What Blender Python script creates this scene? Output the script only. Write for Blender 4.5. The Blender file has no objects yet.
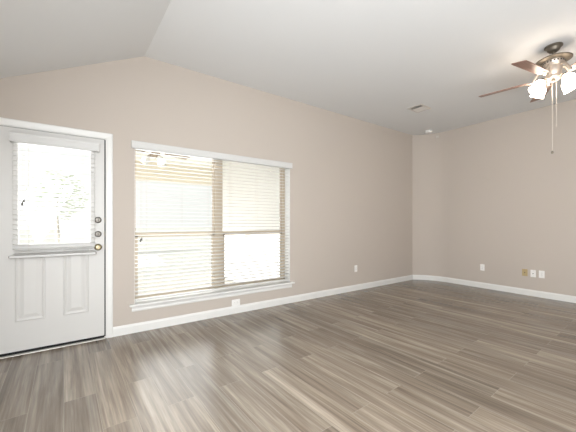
import bpy, bmesh, math, random
from mathutils import Vector, Matrix
random.seed(7)
scene = bpy.context.scene
C = scene.collection
R = math.radians

# ------------------------------------------------------------------ camera
cam_data = bpy.data.cameras.new('camera')
cam_data.sensor_width = 36.0
cam_data.lens = 18.479
cam_data.shift_y = 0.01188
cam_data.clip_start = 0.02
cam_data.clip_end = 300
cam = bpy.data.objects.new('camera', cam_data)
cam.location = (0, 0, 1.1821)
cam.rotation_euler = (R(90), 0, R(-35.065))
C.objects.link(cam)
scene.camera = cam

# ------------------------------------------------------------------ world, sun, large lights, exposure
scene.view_settings.view_transform = 'Standard'
scene.view_settings.look = 'None'
scene.view_settings.gamma = 1.0
scene.view_settings.use_curve_mapping = False
scene.view_settings.exposure = 0.42

world = bpy.data.worlds.new('world')
scene.world = world
world.use_nodes = True
wn = world.node_tree
wn.nodes.clear()
w_out = wn.nodes.new('ShaderNodeOutputWorld')
w_bg = wn.nodes.new('ShaderNodeBackground')
w_sky = wn.nodes.new('ShaderNodeTexSky')
w_sky.sky_type = 'PREETHAM'
w_sky.sun_direction = Vector((-0.85, -0.09, 0.52)).normalized()
w_sky.turbidity = 6.0
w_hsv = wn.nodes.new('ShaderNodeHueSaturation')
w_hsv.inputs['Saturation'].default_value = 0.15
wn.links.new(w_sky.outputs['Color'], w_hsv.inputs['Color'])
wn.links.new(w_hsv.outputs['Color'], w_bg.inputs['Color'])
w_bg.inputs['Strength'].default_value = 1.62
wn.links.new(w_bg.outputs['Background'], w_out.inputs['Surface'])

sun_data = bpy.data.lights.new('sun', 'SUN')
sun_data.energy = 5.0
sun_data.angle = R(0.6)
sun_data.color = (1.0, 0.98, 0.95)
sun = bpy.data.objects.new('sun', sun_data)
sun.rotation_euler = Vector((0.85, 0.09, -0.52)).to_track_quat('-Z', 'Y').to_euler()
sun.location = (0, -10, 12)
C.objects.link(sun)


def area(name, loc, target, sx, sy, power, color):
    d = bpy.data.lights.new(name, 'AREA')
    d.shape = 'RECTANGLE'
    d.size, d.size_y, d.energy, d.color = sx, sy, power, color
    o = bpy.data.objects.new(name, d)
    o.location = loc
    o.rotation_euler = (Vector(target) - Vector(loc)).to_track_quat('-Z', 'Y').to_euler()
    C.objects.link(o)
    return o


# added fill lamp before the plain rear wall, standing in for daylight
area('rear_fill', (0.3, -3.0, 1.35), (2.2, 3.0, 2.0), 1.8, 2.0, 35, (0.92, 0.96, 1.0))
# added lamp standing in for daylight inferred from the left of the camera
area('side_fill', (-0.70, 0.15, 1.15), (2.4, 0.8, -0.4), 2.1, 1.8, 215, (0.90, 0.95, 1.0))
# added upward fill lamp at floor level behind the camera, brightening the ceiling
area('ceiling_fill', (0.7, -1.7, 0.04), (0.7, -1.4, 3.0), 2.6, 2.4, 205, (0.90, 0.955, 1.0))
# added lamps just inside the glass, strengthening daylight on slats and floor
area('window_fill', (0.955, 3.682, 1.2), (0.955, 0, 1.1), 0.9, 1.62, 16, (0.95, 0.98, 1.0))
area('window_fill', (2.02, 3.682, 1.2), (2.02, 0, 1.1), 0.9, 1.62, 4.2, (1.0, 0.985, 0.97))
area('door_fill', (-0.187, 3.562, 1.45), (-0.187, 0, 1.35), 0.54, 0.94, 6, (0.97, 0.985, 1.0))


# ------------------------------------------------------------------ materials
def mat(name, color, rough=0.6, metal=0.0, spec=0.5, noise=0.0, noise_scale=40.0, bump=0.0, emit=None, estr=0.0, coat=0.0):
    m = bpy.data.materials.new(name)
    m.use_nodes = True
    nt = m.node_tree
    b = nt.nodes['Principled BSDF']
    b.inputs['Base Color'].default_value = (*color, 1)
    b.inputs['Roughness'].default_value = rough
    b.inputs['Metallic'].default_value = metal
    b.inputs['Specular IOR Level'].default_value = spec
    b.inputs['Coat Weight'].default_value = coat
    if emit:
        b.inputs['Emission Color'].default_value = (*emit, 1)
        b.inputs['Emission Strength'].default_value = estr
    if noise or bump:
        tc = nt.nodes.new('ShaderNodeTexCoord')
        nz = nt.nodes.new('ShaderNodeTexNoise')
        nz.inputs['Scale'].default_value = noise_scale
        nz.inputs['Detail'].default_value = 4
        nt.links.new(tc.outputs['Object'], nz.inputs['Vector'])
        if noise:
            rp = nt.nodes.new('ShaderNodeMapRange')
            rp.inputs['To Min'].default_value = 1 - noise
            rp.inputs['To Max'].default_value = 1 + noise
            nt.links.new(nz.outputs['Fac'], rp.inputs['Value'])
            mx = nt.nodes.new('ShaderNodeVectorMath')
            mx.operation = 'SCALE'
            mx.inputs[0].default_value = color
            nt.links.new(rp.outputs['Result'], mx.inputs['Scale'])
            nt.links.new(mx.outputs['Vector'], b.inputs['Base Color'])
        if bump:
            bp = nt.nodes.new('ShaderNodeBump')
            bp.inputs['Strength'].default_value = bump
            bp.inputs['Distance'].default_value = 0.002
            nt.links.new(nz.outputs['Fac'], bp.inputs['Height'])
            nt.links.new(bp.outputs['Normal'], b.inputs['Normal'])
    return m


def srgb(r, g, b):
    f = lambda c: (c / 255 / 12.92) if c / 255 <= 0.04045 else ((c / 255 + 0.055) / 1.055) ** 2.4
    return (f(r), f(g), f(b))


def floor_material():
    m = bpy.data.materials.new('vinyl_planks')
    m.use_nodes = True
    nt = m.node_tree
    L = nt.links.new
    b = nt.nodes['Principled BSDF']
    geo = nt.nodes.new('ShaderNodeTexCoord')
    mp = nt.nodes.new('ShaderNodeMapping')
    mp.inputs['Rotation'].default_value = (0, 0, R(-92.1))
    L(geo.outputs['Object'], mp.inputs['Vector'])
    # u runs along the planks, v across them
    br = nt.nodes.new('ShaderNodeTexBrick')
    br.offset = 0.37
    br.offset_frequency = 2
    br.inputs['Color1'].default_value = (0, 0, 0, 1)
    br.inputs['Color2'].default_value = (1, 1, 1, 1)
    br.inputs['Mortar'].default_value = (0.5, 0.5, 0.5, 1)
    br.inputs['Scale'].default_value = 1.0
    br.inputs['Mortar Size'].default_value = 0.0012
    br.inputs['Mortar Smooth'].default_value = 0.1
    br.inputs['Brick Width'].default_value = 1.22
    br.inputs['Row Height'].default_value = 0.178
    L(mp.outputs['Vector'], br.inputs['Vector'])
    # per-plank random value shifts the grain
    sep = nt.nodes.new('ShaderNodeSeparateColor')
    L(br.outputs['Color'], sep.inputs['Color'])
    mul = nt.nodes.new('ShaderNodeMath')
    mul.operation = 'MULTIPLY'
    mul.inputs[1].default_value = 37.0
    L(sep.outputs['Red'], mul.inputs[0])
    st = nt.nodes.new('ShaderNodeMapping')
    st.inputs['Scale'].default_value = (0.5, 10.0, 1.0)
    L(mp.outputs['Vector'], st.inputs['Vector'])
    n1 = nt.nodes.new('ShaderNodeTexNoise')
    n1.noise_dimensions = '4D'
    n1.inputs['Scale'].default_value = 1.7
    n1.inputs['Detail'].default_value = 6
    n1.inputs['Roughness'].default_value = 0.62
    n1.inputs['Distortion'].default_value = 0.5
    L(st.outputs['Vector'], n1.inputs['Vector'])
    L(mul.outputs['Value'], n1.inputs['W'])
    st2 = nt.nodes.new('ShaderNodeMapping')
    st2.inputs['Scale'].default_value = (1.6, 62.0, 1.0)
    L(mp.outputs['Vector'], st2.inputs['Vector'])
    n2 = nt.nodes.new('ShaderNodeTexNoise')
    n2.noise_dimensions = '4D'
    n2.inputs['Scale'].default_value = 1.5
    n2.inputs['Detail'].default_value = 3
    L(st2.outputs['Vector'], n2.inputs['Vector'])
    L(mul.outputs['Value'], n2.inputs['W'])
    ramp = nt.nodes.new('ShaderNodeValToRGB')
    e = ramp.color_ramp.elements
    e[0].position = 0.28
    e[0].color = (*srgb(84, 73, 61), 1)
    e[1].position = 0.72
    e[1].color = (*srgb(158, 148, 134), 1)
    k = ramp.color_ramp.elements.new(0.5)
    k.color = (*srgb(122, 110, 96), 1)
    L(n1.outputs['Fac'], ramp.inputs['Fac'])
    # fine grain and plank tone
    fg = nt.nodes.new('ShaderNodeMapRange')
    fg.inputs['From Min'].default_value = 0.3
    fg.inputs['From Max'].default_value = 0.7
    fg.inputs['To Min'].default_value = 0.77
    fg.inputs['To Max'].default_value = 1.23
    L(n2.outputs['Fac'], fg.inputs['Value'])
    pt = nt.nodes.new('ShaderNodeMapRange')
    pt.inputs['To Min'].default_value = 0.86
    pt.inputs['To Max'].default_value = 1.20
    L(sep.outputs['Red'], pt.inputs['Value'])
    mm = nt.nodes.new('ShaderNodeMath')
    mm.operation = 'MULTIPLY'
    L(fg.outputs['Result'], mm.inputs[0])
    L(pt.outputs['Result'], mm.inputs[1])
    sc = nt.nodes.new('ShaderNodeVectorMath')
    sc.operation = 'SCALE'
    L(ramp.outputs['Color'], sc.inputs[0])
    L(mm.outputs['Value'], sc.inputs['Scale'])
    mixj = nt.nodes.new('ShaderNodeMix')
    mixj.data_type = 'RGBA'
    L(br.outputs['Fac'], mixj.inputs['Factor'])
    L(sc.outputs['Vector'], mixj.inputs['A'])
    mixj.inputs['B'].default_value = (*srgb(150, 140, 127), 1)  # joints kept lighter: highlights on the plank bevels, put into the colour
    L(mixj.outputs['Result'], b.inputs['Base Color'])
    b.inputs['Roughness'].default_value = 0.27
    b.inputs['Specular IOR Level'].default_value = 0.85
    bp = nt.nodes.new('ShaderNodeBump')
    bp.inputs['Strength'].default_value = 0.06
    bp.inputs['Distance'].default_value = 0.002
    L(n2.outputs['Fac'], bp.inputs['Height'])
    L(bp.outputs['Normal'], b.inputs['Normal'])
    return m


def glass_material():
    m = bpy.data.materials.new('window_glass')
    m.use_nodes = True
    nt = m.node_tree
    nt.nodes.clear()
    out = nt.nodes.new('ShaderNodeOutputMaterial')
    tr = nt.nodes.new('ShaderNodeBsdfTransparent')
    tr.inputs['Color'].default_value = (0.95, 0.97, 0.96, 1)
    gl = nt.nodes.new('ShaderNodeBsdfGlossy')
    gl.inputs['Roughness'].default_value = 0.02
    fr = nt.nodes.new('ShaderNodeFresnel')
    fr.inputs['IOR'].default_value = 1.45
    mx = nt.nodes.new('ShaderNodeMixShader')
    nt.links.new(fr.outputs['Fac'], mx.inputs['Fac'])
    nt.links.new(tr.outputs['BSDF'], mx.inputs[1])
    nt.links.new(gl.outputs['BSDF'], mx.inputs[2])
    nt.links.new(mx.outputs['Shader'], out.inputs['Surface'])
    return m


def slat_material():
    m = bpy.data.materials.new('blind_slat')
    m.use_nodes = True
    nt = m.node_tree
    b = nt.nodes['Principled BSDF']
    b.inputs['Base Color'].default_value = (0.68, 0.67, 0.65, 1)
    b.inputs['Roughness'].default_value = 0.4
    tl = nt.nodes.new('ShaderNodeBsdfTranslucent')
    tl.inputs['Color'].default_value = (0.7, 0.68, 0.64, 1)
    mx = nt.nodes.new('ShaderNodeMixShader')
    mx.inputs['Fac'].default_value = 0.25
    out = nt.nodes['Material Output']
    nt.links.new(b.outputs['BSDF'], mx.inputs[1])
    nt.links.new(tl.outputs['BSDF'], mx.inputs[2])
    nt.links.new(mx.outputs['Shader'], out.inputs['Surface'])
    return m


M = {
    'wall': mat('wall_paint', srgb(189, 179, 169), 0.75, spec=0.3, noise=0.012, noise_scale=1.3),
    'ceiling': mat('ceiling_paint', srgb(219, 219, 218), 0.85, spec=0.2, noise=0.008, noise_scale=1.0),
    'trim': mat('white_trim_paint', srgb(222, 221, 217), 0.38, noise=0.01, noise_scale=3),
    'door': mat('white_door_paint', srgb(206, 204, 200), 0.42, noise=0.01, noise_scale=2),
    'blind': mat('white_blind', srgb(204, 203, 200), 0.42, noise=0.01, noise_scale=4),
    'slat': slat_material(),
    'cord': mat('cord', srgb(205, 200, 190), 0.8),
    'tassel': mat('tassel', srgb(70, 62, 54), 0.6),
    'vinyl': mat('almond_vinyl', srgb(190, 176, 156), 0.5, noise=0.02, noise_scale=6),
    'glass': glass_material(),
    'floor': floor_material(),
    'nickel': mat('brushed_nickel', srgb(108, 104, 98), 0.34, metal=1.0, noise=0.03, noise_scale=60),
    'antique': mat('aged_brass', srgb(142, 131, 106), 0.34, metal=1.0, noise=0.03, noise_scale=60),
    'patio_fan_paint': mat('patio_fan_paint', srgb(168, 148, 122), 0.6),
    'satin': mat('satin_metal', srgb(196, 184, 172), 0.35, metal=0.75, noise=0.03, noise_scale=30),
    'pewter': mat('aged_pewter', srgb(118, 110, 98), 0.42, metal=0.7, noise=0.05, noise_scale=30),
    'black': mat('black_rubber', (0.006, 0.006, 0.006), 0.8),
    'alu': mat('threshold_metal', srgb(214, 210, 202), 0.35, metal=0.4, noise=0.03, noise_scale=30),
    'plate': mat('white_plate', srgb(236, 234, 230), 0.35, noise=0.008, noise_scale=20),
    'plate_hole': mat('plate_slot', srgb(60, 56, 52), 0.6),
    'brass_plate': mat('tan_plate', srgb(176, 156, 114), 0.4, metal=0.0, noise=0.03, noise_scale=30),
    'vent': mat('vent_enamel', srgb(200, 194, 186), 0.5, noise=0.01, noise_scale=20),
    'dark': mat('duct_dark', (0.03, 0.028, 0.025), 0.9),
    'chain': mat('pull_chain', srgb(196, 187, 176), 0.35, metal=0.6),
    'shade': mat('frosted_glass_shade', (0.9, 0.87, 0.82), 0.4, emit=(1.0, 0.85, 0.69), estr=12.0),
    'concrete': mat('concrete', srgb(166, 161, 153), 0.9, noise=0.05, noise_scale=3),
    'stucco': mat('pale_siding', srgb(246, 244, 242), 0.85, noise=0.03, noise_scale=5, bump=0.2),
    'beam': mat('tan_beam', srgb(236, 226, 208), 0.7, noise=0.03, noise_scale=5),
    'soffit': mat('soffit_paint', srgb(246, 244, 238), 0.8, noise=0.02, noise_scale=5),
    'lawn': mat('bleached_ground', srgb(160, 157, 149), 0.95, noise=0.2, noise_scale=8),
    'fence': mat('cedar_fence', srgb(202, 184, 158), 0.85, noise=0.12, noise_scale=4),
    'leaf': mat('leaf', srgb(186, 192, 166), 0.6, noise=0.2, noise_scale=6),
    'bark': mat('bark', srgb(180, 168, 152), 0.9, noise=0.2, noise_scale=12),
}


def blade_material():
    m = bpy.data.materials.new('mahogany_blade')
    m.use_nodes = True
    nt = m.node_tree
    b = nt.nodes['Principled BSDF']
    tc = nt.nodes.new('ShaderNodeTexCoord')
    mp = nt.nodes.new('ShaderNodeMapping')
    mp.inputs['Scale'].default_value = (2, 40, 40)
    nz = nt.nodes.new('ShaderNodeTexNoise')
    nz.inputs['Scale'].default_value = 2
    nz.inputs['Detail'].default_value = 5
    rp = nt.nodes.new('ShaderNodeValToRGB')
    rp.color_ramp.elements[0].color = (*srgb(98, 68, 56), 1)
    rp.color_ramp.elements[1].color = (*srgb(160, 120, 104), 1)
    nt.links.new(tc.outputs['Object'], mp.inputs['Vector'])
    nt.links.new(mp.outputs['Vector'], nz.inputs['Vector'])
    nt.links.new(nz.outputs['Fac'], rp.inputs['Fac'])
    nt.links.new(rp.outputs['Color'], b.inputs['Base Color'])
    b.inputs['Roughness'].default_value = 0.35
    return m


M['blade'] = blade_material()


# ------------------------------------------------------------------ geometry helpers
class MB:
    """collects shapes in one bmesh; build() links them as one mesh object"""

    def __init__(self):
        self.bm = bmesh.new()

    def box(self, x0, x1, y0, y1, z0, z1, bev=0.0, seg=2, mx=None):
        t = bmesh.new()
        bmesh.ops.create_cube(t, size=1.0)
        for v in t.verts:
            v.co = Vector(((x0 + x1) / 2 + v.co.x * (x1 - x0), (y0 + y1) / 2 + v.co.y * (y1 - y0), (z0 + z1) / 2 + v.co.z * (z1 - z0)))
        if bev:
            bmesh.ops.bevel(t, geom=t.edges[:], offset=bev, segments=seg, affect='EDGES', profile=0.5)
        self._merge(t, mx)
        return self

    def _merge(self, t, mx=None):
        if mx is not None:
            bmesh.ops.transform(t, matrix=mx, verts=t.verts)
        me = bpy.data.meshes.new('tmp')
        t.to_mesh(me)
        t.free()
        self.bm.from_mesh(me)
        bpy.data.meshes.remove(me)

    def prism(self, pts, axis, a, b, mx=None):
        """polygon pts (2D) extruded along axis from a to b. axis y: pts=(x,z); z: pts=(x,y); x: pts=(y,z)"""
        t = bmesh.new()
        f = {'y': lambda p, q: (p[0], q, p[1]), 'z': lambda p, q: (p[0], p[1], q), 'x': lambda p, q: (q, p[0], p[1])}[axis]
        A = [t.verts.new(f(p, a)) for p in pts]
        B = [t.verts.new(f(p, b)) for p in pts]
        t.faces.new(A)
        t.faces.new(B[::-1])
        n = len(pts)
        for i in range(n):
            t.faces.new((A[i], B[i], B[(i + 1) % n], A[(i + 1) % n]))
        bmesh.ops.recalc_face_normals(t, faces=t.faces[:])
        self._merge(t, mx)
        return self

    def hexa(self, bottom, top):
        """solid between two quads"""
        t = bmesh.new()
        A = [t.verts.new(p) for p in bottom]
        B = [t.verts.new(p) for p in top]
        t.faces.new(A)
        t.faces.new(B[::-1])
        n = len(A)
        for i in range(n):
            t.faces.new((A[i], B[i], B[(i + 1) % n], A[(i + 1) % n]))
        bmesh.ops.recalc_face_normals(t, faces=t.faces[:])
        self._merge(t)
        return self

    def lathe(self, prof, n=32, mx=None):
        """prof: list of (r, z) turned about z"""
        t = bmesh.new()
        rings = []
        for r, z in prof:
            if r < 1e-6:
                rings.append([t.verts.new((0, 0, z))])
            else:
                rings.append([t.verts.new((r * math.cos(2 * math.pi * i / n), r * math.sin(2 * math.pi * i / n), z)) for i in range(n)])
        for a, b in zip(rings, rings[1:]):
            for i in range(n):
                j = (i + 1) % n
                if len(a) == 1 and len(b) == 1:
                    continue
                if len(a) == 1:
                    t.faces.new((a[0], b[i], b[j]))
                elif len(b) == 1:
                    t.faces.new((a[i], a[j], b[0]))
                else:
                    t.faces.new((a[i], a[j], b[j], b[i]))
        bmesh.ops.recalc_face_normals(t, faces=t.faces[:])
        self._merge(t, mx)
        return self

    def tube(self, pts, r, n=8, mx=None):
        t = bmesh.new()
        pts = [Vector(p) for p in pts]
        rings = []
        for i, p in enumerate(pts):
            d = (pts[min(i + 1, len(pts) - 1)] - pts[max(i - 1, 0)]).normalized()
            u = d.cross(Vector((0, 0, 1)))
            if u.length < 1e-4:
                u = d.cross(Vector((1, 0, 0)))
            u.normalize()
            w = d.cross(u)
            rr = r[i] if isinstance(r, (list, tuple)) else r
            rings.append([t.verts.new(p + rr * (math.cos(2 * math.pi * k / n) * u + math.sin(2 * math.pi * k / n) * w)) for k in range(n)])
        for a, b in zip(rings, rings[1:]):
            for k in range(n):
                t.faces.new((a[k], a[(k + 1) % n], b[(k + 1) % n], b[k]))
        t.faces.new(rings[0])
        t.faces.new(rings[-1])
        bmesh.ops.recalc_face_normals(t, faces=t.faces[:])
        self._merge(t, mx)
        return self

    def rings(self, x0, x1, z0, z1, steps, cap=True):
        """rectangular moulding facing -Y: steps = (inset, y)"""
        t = bmesh.new()
        rs = []
        for i, y in steps:
            rs.append([t.verts.new(p) for p in ((x0 + i, y, z0 + i), (x1 - i, y, z0 + i), (x1 - i, y, z1 - i), (x0 + i, y, z1 - i))])
        for a, b in zip(rs, rs[1:]):
            for k in range(4):
                t.faces.new((a[k], a[(k + 1) % 4], b[(k + 1) % 4], b[k]))
        if cap:
            t.faces.new(rs[-1])
        self._merge(t)
        return self

    def build(self, name, m, parent=None, smooth=False):
        me = bpy.data.meshes.new(name)
        self.bm.to_mesh(me)
        self.bm.free()
        if isinstance(m, str):
            m = M[m]
        me.materials.append(m)
        if smooth:
            for p in me.polygons:
                p.use_smooth = True
            try:
                me.set_sharp_from_angle(angle=R(40))
            except Exception:
                pass
        o = bpy.data.objects.new(name, me)
        C.objects.link(o)
        if parent is not None:
            o.parent = parent
        return o


def tag(o, label=None, cat=None, group=None, kind=None):
    if label:
        o['label'] = label
    if cat:
        o['category'] = cat
    if group:
        o['group'] = group
    if kind:
        o['kind'] = kind
    return o


def empty(name, loc=(0, 0, 0), rz=0.0, parent=None):
    o = bpy.data.objects.new(name, None)
    o.empty_display_size = 0.1
    o.location = loc
    o.rotation_euler = (0, 0, rz)
    C.objects.link(o)
    if parent is not None:
        o.parent = parent
    return o


def struct(o, label, cat):
    return tag(o, label, cat, kind='structure')


# ------------------------------------------------------------------ room shell
WY, WT = 3.56, 0.20            # window wall inner face, thickness
XL, XR, YB = -0.74, 5.98, -3.5
CH = 3.01                      # flat ceiling
BX0, BX1 = 0.575, 0.823        # ceiling break at window wall / rear wall
SL = 0.4923


def slope_z(x):
    return CH - SL * (BX0 - x) if x < BX0 else CH


f = MB().box(XL - 0.2, XR + 0.2, YB - 0.2, WY + 0.0, -0.12, 0.0)
f.box(-0.61, 0.2, WY, WY + 0.02, -0.12, 0.0)
struct(f.build('floor', 'floor'), 'grey brown wood-look plank floor', 'floor')

# window wall, made of upright panels round the door and the window
DX0, DX1, DZ = -0.632, 0.226, 2.05
NX0, NX1, NZ0, NZ1 = 0.475, 2.535, 0.30, 2.065
w = MB()
P = lambda x0, x1, z0, top=None: w.prism(
    [(x0, z0), (x1, z0), (x1, slope_z(x1) if top is None else top)]
    + ([(BX0, CH)] if (top is None and x0 < BX0 < x1) else [])
    + [(x0, slope_z(x0) if top is None else top)], 'y', WY, WY + WT)
P(XL - 0.14, DX0, -0.05)
P(DX0, DX1, DZ)
P(DX1, NX0, -0.05)
P(NX0, NX1, -0.05, NZ0)
P(NX0, NX1, NZ1)
P(NX1, XR + 0.14, -0.05)
struct(w.build('wall_front', 'wall'), 'greige painted wall with the door and the wide window', 'wall')
CORNER = [(5.98 * (1 - t) ** 2 + 2 * 5.975 * t * (1 - t) + 5.675 * t * t, 2.98 * (1 - t) ** 2 + 2 * 3.325 * t * (1 - t) + 3.56 * t * t) for t in [i / 12 for i in range(13)]]
struct(MB().box(XR, XR + 0.14, YB, WY, -0.05, CH + 0.02).build('wall_right', 'wall'), 'greige painted wall behind the ceiling fan', 'wall')
wc = MB().prism(CORNER + [(5.675, WY + 0.001), (XR + 0.001, WY + 0.001), (XR + 0.001, 2.98)], 'z', -0.05, CH + 0.01).build('wall_corner', 'wall', None, True)
struct(wc, 'narrow rounded wall across the far room corner', 'wall')
struct(MB().box(XL - 0.14, XL, YB, WY, -0.05, 2.42).build('wall_left', 'wall'), 'greige painted wall beside the door hinges', 'wall')
struct(MB().prism([(XL - 0.14, -0.05), (XR + 0.14, -0.05), (XR + 0.14, CH), (BX1, CH), (XL - 0.14, slope_z(XL - 0.14))], 'y', YB - 0.14, YB).build('wall_rear', 'wall'),
       'greige painted wall behind the camera', 'wall')

zl = lambda y: None
y0, y1 = YB - 0.14, WY + WT
bx = lambda y: BX0 + (BX1 - BX0) * (WY - y) / (WY - YB)
c = MB().hexa([(bx(y0), y0, CH), (XR + 0.14, y0, CH), (XR + 0.14, y1, CH), (bx(y1), y1, CH)],
              [(bx(y0), y0, CH + 0.12), (XR + 0.14, y0, CH + 0.12), (XR + 0.14, y1, CH + 0.12), (bx(y1), y1, CH + 0.12)])
struct(c.build('ceiling', 'ceiling'), 'flat white ceiling', 'ceiling')
xl = XL - 0.14
za, zb = CH - SL * (bx(y0) - xl), CH - SL * (bx(y1) - xl)
c = MB().hexa([(xl, y0, za), (bx(y0), y0, CH), (bx(y1), y1, CH), (xl, y1, zb)],
              [(xl, y0, za + 0.14), (bx(y0), y0, CH + 0.12), (bx(y1), y1, CH + 0.12), (xl, y1, zb + 0.14)])
struct(c.build('ceiling_slope', 'ceiling'), 'sloping white ceiling above the door', 'ceiling')


def baseboard_profile(h=0.098, t=0.014):
    return [(0, 0), (t, 0), (t, h - 0.024), (t - 0.004, h - 0.014), (t - 0.008, h - 0.004), (0, h)]


def baseboard(name, a, b, label):
    a, b = Vector((*a, 0)), Vector((*b, 0))
    d = (b - a)
    n = Vector((d.y, -d.x, 0)).normalized()   # towards the room
    bm = MB()
    pr = baseboard_profile()
    A = [tuple(a + n * o + Vector((0, 0, z))) for o, z in pr]
    B = [tuple(b + n * o + Vector((0, 0, z))) for o, z in pr]
    bm.hexa(A, B)
    return struct(bm.build(name, 'trim'), label, 'baseboard')


baseboard('baseboard_front', (0.272, WY), (5.682, WY), 'white baseboard under the window')
bc = MB()
pr = baseboard_profile()
loops = []
for i, p in enumerate(CORNER):
    q0, q1 = CORNER[max(i - 1, 0)], CORNER[min(i + 1, len(CORNER) - 1)]
    dv = Vector((q1[0] - q0[0], q1[1] - q0[1], 0)).normalized()
    nv = Vector((-dv.y, dv.x, 0))
    loops.append([Vector((p[0], p[1], 0)) + nv * o + Vector((0, 0, z)) for o, z in pr])
for la, lb in zip(loops, loops[1:]):
    bc.hexa([tuple(v) for v in la], [tuple(v) for v in lb])
struct(bc.build('baseboard_corner', 'trim'), 'short white baseboard round the far corner', 'baseboard')
baseboard('baseboard_right', (XR, 2.981), (XR, YB), 'white baseboard on the wall behind the fan')
baseboard('baseboard_left', (XL, YB), (XL, WY - 0.02), 'white baseboard on the wall by the door hinges')

# ------------------------------------------------------------------ door
door = empty('door_1', (-0.205, WY, 0))
struct(door, 'white half-glass exterior door', 'door')
door_o = Vector(door.location)


def under(o, root):
    """parent keeping world coordinates (meshes are modelled in world space)"""
    o.parent = root
    o.matrix_parent_inverse = Matrix.Translation(-Vector(root.location))
    return o


def wbuild(mb, name, m, root, smooth=False):
    return under(mb.build(name, m, None, smooth), root)


FY = 3.552     # slab face
LX0, LX1, LZ0, LZ1 = -0.462, 0.088, 0.975, 1.925
s = MB()
s.box(-0.61, LX0, FY, FY + 0.044, 0.034, 2.03)
s.box(LX1, 0.2, FY, FY + 0.044, 0.034, 2.03)
s.box(LX0, LX1, FY, FY + 0.044, 0.034, LZ0)
s.box(LX0, LX1, FY, FY + 0.044, LZ1, 2.03)
wbuild(s, 'door_slab', 'door', door)
lf = MB()
for (a, b, c0, d) in ((LX0 - 0.03, LX1 + 0.03, LZ0 - 0.03, LZ0 + 0.008), (LX0 - 0.03, LX1 + 0.03, LZ1 - 0.008, LZ1 + 0.03)):
    lf.box(a, b, FY - 0.012, FY + 0.03, c0, d, 0.004)
for (a, b) in ((LX0 - 0.03, LX0 + 0.008), (LX1 - 0.008, LX1 + 0.03)):
    lf.box(a, b, FY - 0.0115, FY + 0.03, LZ0 + 0.006, LZ1 - 0.006, 0.004)
wbuild(lf, 'glass_frame', 'door', door)
wbuild(MB().box(LX0, LX1, FY + 0.018, FY + 0.024, LZ0, LZ1), 'pane', 'glass', door)
for x0, x1 in ((-0.478, -0.268), (-0.134, 0.068)):
    p = MB().rings(x0, x1, 0.295, 0.925, [(0, FY), (0.004, FY - 0.006), (0.012, FY - 0.008), (0.020, FY - 0.004), (0.026, FY - 0.0008),
                                         (0.034, FY - 0.0008), (0.060, FY - 0.008), (0.064, FY - 0.0085)])
    wbuild(p, 'raised_panel', 'door', door)
# jamb and casing
j = MB()
j.box(0.2115, 0.226, WY - 0.001, WY + WT, 0.0, 2.05)
j.box(-0.632, -0.6155, WY - 0.001, WY + WT, 0.0, 2.05)
j.box(-0.632, 0.226, WY - 0.001, WY + WT, 2.0355, 2.05)
wbuild(j, 'door_jamb', 'trim', door)
k = MB()


def casing(mb, pts):
    """profiled casing swept along a mitred polyline in the XZ plane at the wall face; offset goes outward"""
    prof = [(0.0, 0.0), (0.0, -0.008), (0.006, -0.011), (0.020, -0.012), (0.034, -0.015), (0.050, -0.018), (0.058, -0.018), (0.061, -0.014), (0.061, 0.0)]
    # pts are inner-edge corners; outward = away from the opening centre
    (xa, z0), (xb, z1) = pts
    loops = []
    for (x, z, sx, sz) in ((xa, z0, -1, 0), (xa, z1, -1, 1), (xb, z1, 1, 1), (xb, z0, 1, 0)):
        loops.append([(x + sx * o, WY + y, z + sz * o) for o, y in prof])
    t = bmesh.new()
    vs = [[t.verts.new(p) for p in lp] for lp in loops]
    n = len(prof)
    for a, b in zip(vs, vs[1:]):
        for i in range(n):
            t.faces.new((a[i], a[(i + 1) % n], b[(i + 1) % n], b[i]))
    t.faces.new(vs[0])
    t.faces.new(vs[-1])
    bmesh.ops.recalc_face_normals(t, faces=t.faces[:])
    mb._merge(t)


casing(k, ((-0.621, 0.0), (0.2135, 2.0405)))
wbuild(k, 'door_casing', 'trim', door)
# weather seal, sweep and threshold
ws = MB()
ws.box(0.2005, 0.2115, FY + 0.012, FY + 0.03, 0.02, 2.033)
ws.box(-0.61, 0.2055, FY + 0.012, FY + 0.03, 2.0305, 2.0355)
ws.box(-0.61, 0.2005, FY + 0.008, FY + 0.03, 0.009, 0.036)
wbuild(ws, 'weather_seal', 'black', door)
th = MB().prism([(WY - 0.022, 0.0), (WY - 0.020, 0.0035), (WY - 0.004, 0.008), (WY + 0.10, 0.010), (WY + 0.10, 0.0)], 'x', -0.615, 0.2055)
wbuild(th, 'threshold', 'alu', door)
# hardware
for z in (1.211, 1.069):
    d = MB().lathe([(0, 0), (0.031, 0), (0.0315, 0.006), (0.028, 0.012), (0.020, 0.015), (0.018, 0.015), (0, 0.015)], 28,
                   Matrix.Translation((0.145, FY, z)) @ Matrix.Rotation(R(90), 4, 'X'))
    d0 = wbuild(d, 'deadbolt', 'nickel', door, True)
    tt = MB().box(0.145 - 0.004, 0.145 + 0.004, FY - 0.034, FY - 0.012, z - 0.017, z + 0.017, 0.003)
    u = tt.build('thumb_turn', 'nickel')
    u.parent = d0
kn = MB().lathe([(0, 0), (0.034, 0), (0.034, 0.004), (0.028, 0.010), (0.013, 0.014), (0.012, 0.030), (0.020, 0.036), (0.0275, 0.046), (0.0275, 0.056), (0.020, 0.065), (0, 0.068)], 28,
                Matrix.Translation((0.145, FY, 0.937)) @ Matrix.Rotation(R(90), 4, 'X'))
tag(wbuild(kn, 'door_knob', 'antique', door, True), 'dull brass round knob')
for z in (1.211, 1.069, 0.937):
    wbuild(MB().box(0.1985, 0.2075, FY - 0.0015, FY + 0.008, z - 0.026, z + 0.026, 0.001), 'strike_plate', 'pewter', door)

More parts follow.
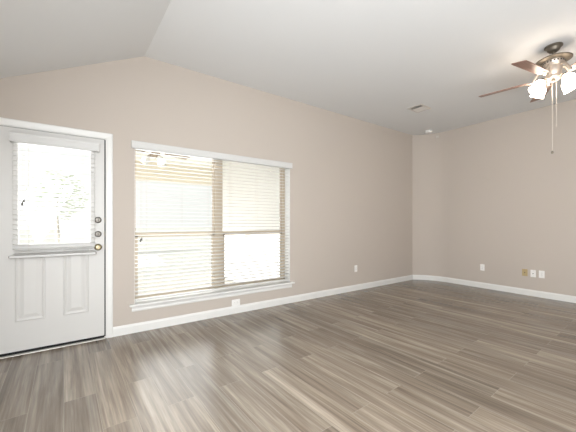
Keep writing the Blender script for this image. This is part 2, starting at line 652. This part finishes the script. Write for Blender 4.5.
# ------------------------------------------------------------------ window
win = empty('window_1', (1.505, WY, NZ0))
struct(win, 'wide twin window with almond frames', 'window')
GY = 3.69
wf = MB()
ZB, ZT = 0.335, NZ1
wf.box(NX0, NX1, GY, GY + 0.07, ZT - 0.03, ZT)
wf.box(NX0, NX1, GY, GY + 0.07, NZ0, ZB + 0.012)
wf.box(NX0, NX0 + 0.02, GY, GY + 0.07, ZB, ZT)
wf.box(NX1 - 0.045, NX1, GY, GY + 0.07, ZB, ZT)
wf.box(1.428, 1.532, GY - 0.006, GY + 0.07, ZB, ZT)
wbuild(wf, 'window_frame', 'vinyl', win)
for x0, x1 in ((NX0 + 0.02, 1.428), (1.532, NX1 - 0.045)):
    zr = 1.04
    up = MB()
    up.box(x0, x1, GY + 0.035, GY + 0.06, zr - 0.012, zr + 0.030)
    up.box(x0, x1, GY + 0.035, GY + 0.06, ZT - 0.05, ZT - 0.03)
    up.box(x0, x0 + 0.014, GY + 0.035, GY + 0.06, zr, ZT - 0.03)
    up.box(x1 - 0.014, x1, GY + 0.035, GY + 0.06, zr, ZT - 0.03)
    so = wbuild(up, 'upper_sash', 'vinyl', win)
    pn = MB().box(x0 + 0.02, x1 - 0.02, GY + 0.045, GY + 0.049, zr, ZT - 0.04).build('pane', 'glass')
    pn.parent = so
    lo = MB()
    lo.box(x0, x1, GY + 0.006, GY + 0.032, zr - 0.020, zr + 0.024)
    lo.box(x0, x1, GY + 0.006, GY + 0.032, ZB + 0.012, ZB + 0.035)
    lo.box(x0, x0 + 0.034, GY + 0.006, GY + 0.032, ZB + 0.02, zr)
    lo.box(x1 - 0.034, x1, GY + 0.006, GY + 0.032, ZB + 0.02, zr)
    so = wbuild(lo, 'lower_sash', 'vinyl', win)
    pn = MB().box(x0 + 0.03, x1 - 0.03, GY + 0.016, GY + 0.020, ZB + 0.03, zr - 0.01).build('pane', 'glass')
    pn.parent = so
    lk = MB().box((x0 + x1) / 2 - 0.025, (x0 + x1) / 2 + 0.025, GY - 0.004, GY + 0.008, zr + 0.004, zr + 0.018, 0.002).build('sash_lock', 'vinyl')
    lk.parent = so
jl = MB()
jl.box(NX0, NX0 + 0.004, WY + 0.001, GY, 0.31, NZ1)
jl.box(NX1 - 0.004, NX1, WY + 0.001, GY, 0.31, NZ1)
jl.box(NX0 + 0.004, NX1 - 0.004, WY + 0.001, GY, NZ1 - 0.004, NZ1)
wbuild(jl, 'jamb_liner', 'trim', win)
st = MB()
st.box(0.425, 2.585, WY - 0.058, WY - 0.0005, 0.288, 0.312, 0.007, 3)
st.box(NX0 + 0.001, NX1 - 0.001, WY - 0.01, GY, 0.2995, 0.312)
wbuild(st, 'window_stool', 'trim', win)
ap = MB().prism([(WY, 0.226), (WY - 0.012, 0.228), (WY - 0.016, 0.244), (WY - 0.012, 0.262), (WY - 0.018, 0.287), (WY, 0.287)], 'x', 0.45, 2.56)
wbuild(ap, 'window_apron', 'trim', win)


# ------------------------------------------------------------------ blinds
def blind(name, label, x0, x1, ztop, zbot, yc, val, pitch, ladders, tassels, rail):
    """faux-wood blind: head rail, valance, slats, ladder cords, bottom rail; world coordinates"""
    root = empty(name, ((x0 + x1) / 2, yc, zbot))
    tag(root, label, 'blind')
    hw, th_ = 0.025, 0.0040
    hr = MB().box(x0, x1, yc - 0.024, yc + 0.026, ztop, ztop + 0.045, 0.002)
    wbuild(hr, 'head_rail', 'blind', root)
    vx0, vx1, vz0, vz1, vy, ret = val
    v = MB()
    prof = [(vy, vz0), (vy - 0.007, vz0 + 0.003), (vy - 0.008, vz0 + 0.012), (vy - 0.006, vz0 + 0.018), (vy - 0.006, vz1 - 0.02), (vy - 0.009, vz1 - 0.012), (vy - 0.010, vz1 - 0.002), (vy, vz1)]
    v.prism(prof, 'x', vx0, vx1)
    for xa, xb in ((vx0, vx0 + 0.008), (vx1 - 0.008, vx1)):
        v.box(xa, xb, vy - 0.001, ret, vz0 + 0.0005, vz1 - 0.0005)
    wbuild(v, 'valance', 'blind', root)
    sl = MB()
    n = int((ztop - zbot - 0.012) / pitch)
    tilt = Matrix.Rotation(R(5), 4, 'X')
    zs = []
    for i in range(n):
        z = ztop - 0.026 - i * pitch
        if z < zbot + 0.022:
            break
        zs.append(z)
        # gently crowned slat
        top = [(-hw, 0.0), (-hw * 0.5, 0.0014), (0, 0.0019), (hw * 0.5, 0.0014), (hw, 0.0)]
        pr = [(y, zz + th_ / 2) for y, zz in top] + [(y, zz - th_ / 2) for y, zz in reversed(top)]
        sl.prism(pr, 'x', x0 + 0.004, x1 - 0.004, Matrix.Translation((0, yc, z)) @ tilt)
    so = wbuild(sl, 'slats', 'slat', root)
    bx0, bx1, bh = rail
    b = MB().box(bx0, bx1, yc - 0.026, yc + 0.026, zbot, zbot + bh, 0.004)
    bo = wbuild(b, 'bottom_rail', 'blind', root)
    lc = MB()
    for x in ladders:
        for dy in (-0.0262, 0.0262):
            lc.box(x - 0.0009, x + 0.0009, yc + dy - 0.0006, yc + dy + 0.0006, zbot + 0.006, ztop + 0.004)
        for z in zs:
            lc.box(x - 0.0008, x + 0.0008, yc - 0.026, yc + 0.026, z - 0.0036, z - 0.0026)
    wbuild(lc, 'ladder_cord', 'cord', root)
    for x, z1 in tassels:
        cd = MB().tube([(x, yc - 0.031, ztop + 0.01), (x, yc - 0.031, z1 + 0.03)], 0.0008, 6)
        co = wbuild(cd, 'pull_cord', 'cord', root)
        ts = MB().lathe([(0, 0.034), (0.003, 0.034), (0.005, 0.026), (0.0075, 0.006), (0.0065, 0.0), (0, 0.0)], 12, Matrix.Translation((x, yc - 0.031, z1)))
        t = ts.build('tassel', 'tassel')
        t.parent = co
    return root


blind('window_blind', 'wide white slatted blind with open slats hanging in the twin window', 0.482, 2.528, 1.985, 0.332, 3.588,
      (0.446, 2.558, 1.982, 2.062, 3.535, 3.558), 0.0436,
      (0.60, 0.98, 1.30, 1.60, 1.99, 2.40), ((0.535, 0.975), (1.50, 1.005), (0.548, 0.99)), (0.486, 2.524, 0.018))
db = blind('door_blind', 'narrow white slatted blind hung over the glass of the door', -0.488, 0.120, 1.888, 0.872, 3.508,
           (-0.503, 0.150, 1.888, 1.972, 3.474, 3.54), 0.0436,
           (-0.38, 0.02), ((-0.420, 1.335), (-0.408, 1.365)), (-0.506, 0.124, 0.022))
for x in (-0.508, 0.126):
    wbuild(MB().box(x - 0.004, x + 0.004, 3.49, 3.5395, 0.874, 0.892, 0.002), 'hold_down_bracket', 'pewter', db)


# ------------------------------------------------------------------ wall plates
def plate(name, loc, rz, kind, label, cat, group=None, w_=0.07, h_=0.115, m='plate'):
    """plate faces -Y locally"""
    root = empty(name, loc, rz)
    tag(root, label, cat, group)
    MB().box(-w_ / 2, w_ / 2, -0.006, 0.0, -h_ / 2, h_ / 2, 0.003).build('cover_plate', m, root)
    if kind == 'duplex':
        for dz in (0.0195, -0.0195):
            r = MB().box(-0.017, 0.017, -0.0085, -0.005, dz - 0.0135, dz + 0.0135, 0.002).build('receptacle', m, root)
            s_ = MB()
            for dx in (-0.0065, 0.0065):
                s_.box(dx - 0.0012, dx + 0.0012, -0.0089, -0.008, dz - 0.001, dz + 0.008)
            s_.box(-0.002, 0.002, -0.0089, -0.008, dz - 0.0095, dz - 0.0055)
            s_.build('slot', 'plate_hole', r)
        MB().lathe([(0, 0), (0.003, 0), (0.003, 0.0015), (0, 0.0018)], 12, Matrix.Translation((0, -0.006, 0)) @ Matrix.Rotation(R(90), 4, 'X')).build('screw', 'nickel', root)
    elif kind == 'wide_duplex':
        for dx in (-0.0195, 0.0195):
            r = MB().box(dx - 0.0135, dx + 0.0135, -0.0085, -0.005, -0.017, 0.017, 0.002).build('receptacle', m, root)
            s_ = MB()
            for dz in (-0.0065, 0.0065):
                s_.box(dx - 0.001, dx + 0.008, -0.0089, -0.008, dz - 0.0012, dz + 0.0012)
            s_.build('slot', 'plate_hole', r)
    elif kind == 'jack':
        MB().lathe([(0, 0), (0.008, 0), (0.008, 0.003), (0.0045, 0.003), (0.0045, 0.010), (0, 0.010)], 14, Matrix.Translation((0, -0.006, 0)) @ Matrix.Rotation(R(90), 4, 'X')).build('jack', 'plate_hole' if m != 'plate' else 'nickel', root)
        for dz in (0.042, -0.042):
            MB().lathe([(0, 0), (0.003, 0), (0.003, 0.0015), (0, 0.0018)], 12, Matrix.Translation((0, -0.006, dz)) @ Matrix.Rotation(R(90), 4, 'X')).build('screw', 'nickel', root)
    elif kind == 'switch':
        MB().prism([(-0.006, -0.033), (-0.0115, -0.030), (-0.0075, 0.0), (-0.0085, 0.033), (-0.006, 0.034)], 'x', -0.0165, 0.0165).build('rocker', m, root)
    return root


plate('wall_outlet', (3.950, WY, 0.382), 0, 'duplex', 'white upright outlet on the window wall, nearest the far corner', 'outlet')
plate('wall_outlet', (1.663, WY, 0.140), 0, 'wide_duplex', 'white sideways outlet just above the baseboard under the window', 'outlet', w_=0.118, h_=0.082)
RZ = R(-90)   # faces -X
plate('wall_outlet', (XR, 2.368, 0.372), RZ, 'duplex', 'single white outlet by itself on the wall behind the fan', 'outlet')
plate('wall_plate', (XR, 1.742, 0.366), RZ, 'jack', 'tan cable plate at the far end of the row of three', 'wall plate', w_=0.075, h_=0.115, m='brass_plate')
plate('wall_plate', (XR, 1.632, 0.364), RZ, 'jack', 'white cable plate between the tan plate and the white outlet', 'wall plate')
plate('wall_outlet', (XR, 1.524, 0.366), RZ, 'duplex', 'white outlet beside two cable plates, nearest end of that row', 'outlet', w_=0.072)

# ------------------------------------------------------------------ ceiling fittings
v = empty('ceiling_vent', (4.415, 2.655, CH))
tag(v, 'white louvred air vent set in the flat ceiling', 'vent')
vf = MB()
hx, hy = 0.145, 0.118
vf.box(-hx, hx, -hy, -hy + 0.026, -0.009, 0.0, 0.003)
vf.box(-hx, hx, hy - 0.026, hy, -0.009, 0.0, 0.003)
vf.box(-hx, -hx + 0.026, -hy + 0.024, hy - 0.024, -0.009, 0.0)
vf.box(hx - 0.026, hx, -hy + 0.024, hy - 0.024, -0.009, 0.0)
vf.build('vent_frame', 'vent', v)
MB().box(-hx + 0.02, hx - 0.02, -hy + 0.02, hy - 0.02, -0.0015, -0.0005).build('duct_opening', 'dark', v)
lv = MB()
for i in range(9):
    x = -0.105 + i * 0.0255
    a = R(38) if i > 2 else R(-40)
    lv.box(-0.0125, 0.0125, -hy + 0.025, hy - 0.025, -0.0007, 0.0007, 0, 2, Matrix.Translation((x, 0, -0.008)) @ Matrix.Rotation(a, 4, 'Y'))
lv.build('louvres', 'vent', v)

d = empty('smoke_detector', (5.664, 3.205, CH))
tag(d, 'round white smoke detector on the ceiling near the far corner', 'smoke detector')
MB().lathe([(0, 0), (0.068, 0), (0.068, -0.012), (0.064, -0.013), (0.064, -0.017), (0.066, -0.018), (0.060, -0.036), (0.048, -0.042), (0, -0.043)], 36).build('detector_body', 'plate', d, True)
MB().lathe([(0, -0.041), (0.016, -0.041), (0.015, -0.046), (0, -0.0465)], 20).build('test_button', 'vent', d, True)
g = MB()
for i in range(16):
    g.box(0.0655, 0.0672, -0.008, 0.008, -0.0175, -0.0135, 0, 2, Matrix.Rotation(i * math.pi / 8, 4, 'Z'))
g.build('grille', 'plate_hole', d)

d = empty('wall_sensor', (5.950, 3.177, 2.935), R(-73.3))
tag(d, 'small white box sensor high on the wall near the far corner', 'sensor')
MB().box(-0.03, 0.03, -0.014, 0.0, -0.022, 0.022, 0.007, 3).build('sensor_body', 'vent', d)
MB().lathe([(0, 0), (0.013, 0), (0.011, 0.005), (0, 0.007)], 20, Matrix.Translation((0, -0.014, -0.003)) @ Matrix.Rotation(R(90), 4, 'X')).build('lens', 'vent', d, True)


# ------------------------------------------------------------------ ceiling fans
def ceiling_fan(name, loc, label, drop, blade_z, angle0, nblades, blade_len, shade_angles, metal, blade_m, shade_m, hub_m='satin'):
    root = empty(name, loc)
    tag(root, label, 'ceiling fan')
    MB().lathe([(0, 0), (0.073, 0), (0.075, -0.005), (0.074, -0.013), (0.064, -0.019), (0.056, -0.030), (0.050, -0.046), (0.036, -0.060), (0.020, -0.066), (0, -0.067)], 36).build('canopy', metal, root, True)
    MB().lathe([(0, -0.05), (0.0135, -0.05), (0.0135, -drop), (0, -drop)], 20).build('downrod', metal, root, True)
    zt = -drop
    MB().lathe([(0, zt + 0.012), (0.020, zt + 0.012), (0.026, zt + 0.002), (0.060, zt - 0.006), (0.105, zt - 0.013), (0.135, zt - 0.022), (0.147, zt - 0.030),
                (0.147, zt - 0.038), (0.138, zt - 0.043), (0.085, zt - 0.048), (0, zt - 0.048)], 48).build('motor_housing', metal, root, True)
    vb = MB().lathe([(0.0, zt - 0.048), (0.088, zt - 0.048), (0.086, zt - 0.072), (0.076, zt - 0.084), (0.066, zt - 0.098), (0, zt - 0.098)], 48)
    vo = vb.build('vented_band', hub_m, root, True)
    for i in range(20):
        MB().box(0.080, 0.0885, -0.007, 0.007, zt - 0.068, zt - 0.054, 0, 2, Matrix.Rotation(i * math.pi / 10, 4, 'Z')).build('vent_slot', 'dark', vo)
    for i in range(nblades):
        a = angle0 + i * 2 * math.pi / nblades
        rz = Matrix.Rotation(a, 4, 'Z')
        pitch = Matrix.Rotation(R(-12), 4, 'X')
        m4 = rz @ Matrix.Translation((0, 0, blade_z)) @ pitch
        L = blade_len
        out = [(0.205, -0.052), (0.26, -0.058), (L - 0.05, -0.066), (L - 0.008, -0.064), (L, -0.056), (L, 0.056), (L - 0.008, 0.064), (L - 0.05, 0.066), (0.26, 0.058), (0.205, 0.052)]
        bl = MB().prism(out, 'z', 0.0, 0.006, m4)
        bo = bl.build('blade', blade_m, root)
        ir = MB()
        ir.prism([(0.215, -0.040), (0.275, -0.018), (0.288, 0.0), (0.275, 0.018), (0.215, 0.040), (0.195, 0.018), (0.195, -0.018)], 'z', -0.005, -0.0005, m4)
        ir.tube([(0.062, 0, zt - 0.100), (0.105, 0, zt - 0.104), (0.140, 0, (zt - 0.106 + blade_z) / 2), (0.170, 0, blade_z - 0.006), (0.210, 0, blade_z - 0.003)], [0.013, 0.012, 0.011, 0.012, 0.012], 10, rz)
        for dx, dy in ((0.225, 0.024), (0.225, -0.024), (0.262, 0)):
            ir.lathe([(0, -0.008), (0.004, -0.007), (0.005, -0.004), (0, -0.004)], 10, m4 @ Matrix.Translation((dx, dy, 0)))
        ir.build('blade_iron', hub_m, root, True)
    zk = zt - 0.190
    MB().lathe([(0, zt - 0.096), (0.066, zt - 0.096), (0.070, zt - 0.108), (0.064, zt - 0.172), (0.056, zt - 0.192), (0, zt - 0.192)], 36).build('switch_housing', hub_m, root, True)
    MB().lathe([(0, zk), (0.058, zk), (0.062, zk - 0.010), (0.060, zk - 0.030), (0.048, zk - 0.046), (0.030, zk - 0.056), (0.014, zk - 0.062), (0.010, zk - 0.070), (0, zk - 0.072)], 36).build('light_kit', hub_m, root, True)
    for a in shade_angles:
        rz = Matrix.Rotation(a, 4, 'Z')
        arm = MB().tube([(0.045, 0, zk - 0.030), (0.075, 0, zk - 0.024), (0.098, 0, zk - 0.030), (0.108, 0, zk - 0.046)], 0.008, 10, rz)
        ao = arm.build('lamp_arm', hub_m, root, True)
        tm = rz @ Matrix.Translation((0.106, 0, zk - 0.042)) @ Matrix.Rotation(R(-34), 4, 'Y') @ Matrix.Scale(1.0, 4)
        MB().lathe([(0, 0.004), (0.022, 0.004), (0.026, -0.004), (0.026, -0.022), (0, -0.022)], 20, tm).build('socket', metal, ao, True)
        prof = [(0.024, -0.014), (0.030, -0.020), (0.044, -0.038), (0.053, -0.060), (0.056, -0.085), (0.058, -0.110), (0.066, -0.130), (0.063, -0.130), (0.055, -0.110), (0.053, -0.085), (0.050, -0.060), (0.041, -0.039), (0.024, -0.022)]
        MB().lathe(prof, 28, tm).build('lamp_shade', shade_m, ao, True)
        MB().lathe([(0, -0.022), (0.012, -0.024), (0.016, -0.045), (0.028, -0.070), (0.026, -0.088), (0.012, -0.100), (0, -0.102)], 18, tm).build('bulb', 'bulb', ao, True)
    return root, zk


M['bulb'] = mat('lit_bulb', (0.9, 0.85, 0.75), 0.4, emit=(1.0, 0.80, 0.58), estr=16.0)
M['porch_shade'] = mat('porch_shade', (0.92, 0.91, 0.88), 0.4)
FAN = (4.005, 0.925, CH)
AZ = math.atan2(0.93, 4.01)
fan, zk = ceiling_fan('ceiling_fan', FAN, 'five-blade mahogany ceiling fan with lit frosted shades', 0.116, -0.326, R(98.9), 5, 0.657,
                      [AZ + R(a) for a in (51, 129, 231, 309)], 'pewter', 'blade', 'shade')
# pull chains: local x away from camera direction rotated by AZ
lat = Vector((-math.sin(AZ), math.cos(AZ), 0))
for off, z1, fobbed in ((0.010, -1.080, True), (-0.022, -0.815, False)):
    p = lat * off
    ch = MB().tube([(p.x, p.y, zk - 0.045), (p.x, p.y, z1)], 0.0030, 8)
    co = ch.build('pull_chain', 'chain', fan)
    if fobbed:
        MB().lathe([(0, 0.0), (0.006, -0.003), (0.011, -0.014), (0.011, -0.022), (0.006, -0.032), (0, -0.034)], 16, Matrix.Translation((p.x, p.y, z1))).build('pull_fob', 'pewter', co, True)
    else:
        MB().lathe([(0, 0.0), (0.004, -0.002), (0.005, -0.014), (0.003, -0.026), (0, -0.027)], 12, Matrix.Translation((p.x, p.y, z1))).build('pull_fob', 'chain', co, True)

# ------------------------------------------------------------------ covered patio and yard beyond the glass
PY = 7.0
struct(MB().box(-5, 9, WY + WT, PY + 0.3, -0.22, -0.10).build('patio_slab', 'concrete'), 'pale concrete patio slab beyond the glass', 'patio')
struct(MB().box(-60, 60, PY + 0.3, 90, -0.5, -0.16).build('ground_yard', 'lawn'), 'bleached lawn beyond the patio', 'lawn')
struct(MB().box(0.32, 4.6, WY + WT, PY + 0.35, 2.52, 2.62).build('patio_ceiling', 'soffit'), 'white ceiling over the patio', 'patio ceiling')
struct(MB().box(0.32, 4.6, PY, PY + 0.3, 2.12, 2.52).build('patio_beam', 'beam'), 'tan beam at the outer edge of the patio ceiling', 'beam')
struct(MB().box(2.78, 4.6, WY + WT, PY + 0.3, -0.10, 2.52).build('wall_wing', 'stucco'), 'pale house wing at the end of the patio', 'wall')
pf, _ = ceiling_fan('patio_fan', (0.98, 5.05, 2.52), 'white fan under the patio ceiling seen through the window', 0.06, -0.21, R(20), 5, 0.60,
                    [R(45), R(165), R(285)], 'patio_fan_paint', 'patio_fan_paint', 'porch_shade', 'patio_fan_paint')

# ------------------------------------------------------------------ a young tree in the yard, seen through the door glass
tr = empty('yard_tree', (-0.7, 14.0, -0.16))
tag(tr, 'young leafy tree in the bright yard beyond the door glass', 'tree')
MB().tube([(0, 0, 0), (0.03, 0.02, 0.9), (-0.02, 0.0, 1.7), (0.02, 0.0, 2.7)], [0.06, 0.05, 0.04, 0.02], 10).build('trunk', 'bark', tr, True)
lf = MB()
for i in range(900):
    u = Vector((random.gauss(0, 1), random.gauss(0, 1), random.gauss(0, 1))).normalized() * (random.random() ** 0.4) * 0.95
    c0 = Vector((u.x, u.y, 2.35 + u.z * 1.05))
    m4 = Matrix.Translation(c0) @ Matrix.Rotation(random.uniform(0, 6.28), 4, 'Z') @ Matrix.Rotation(random.uniform(-1.2, 1.2), 4, 'X')
    lf.prism([(-0.07, 0), (-0.02, -0.028), (0.03, -0.024), (0.075, 0), (0.03, 0.024), (-0.02, 0.028)], 'z', -0.001, 0.001, m4)
lf.build('crown', 'leaf', tr)
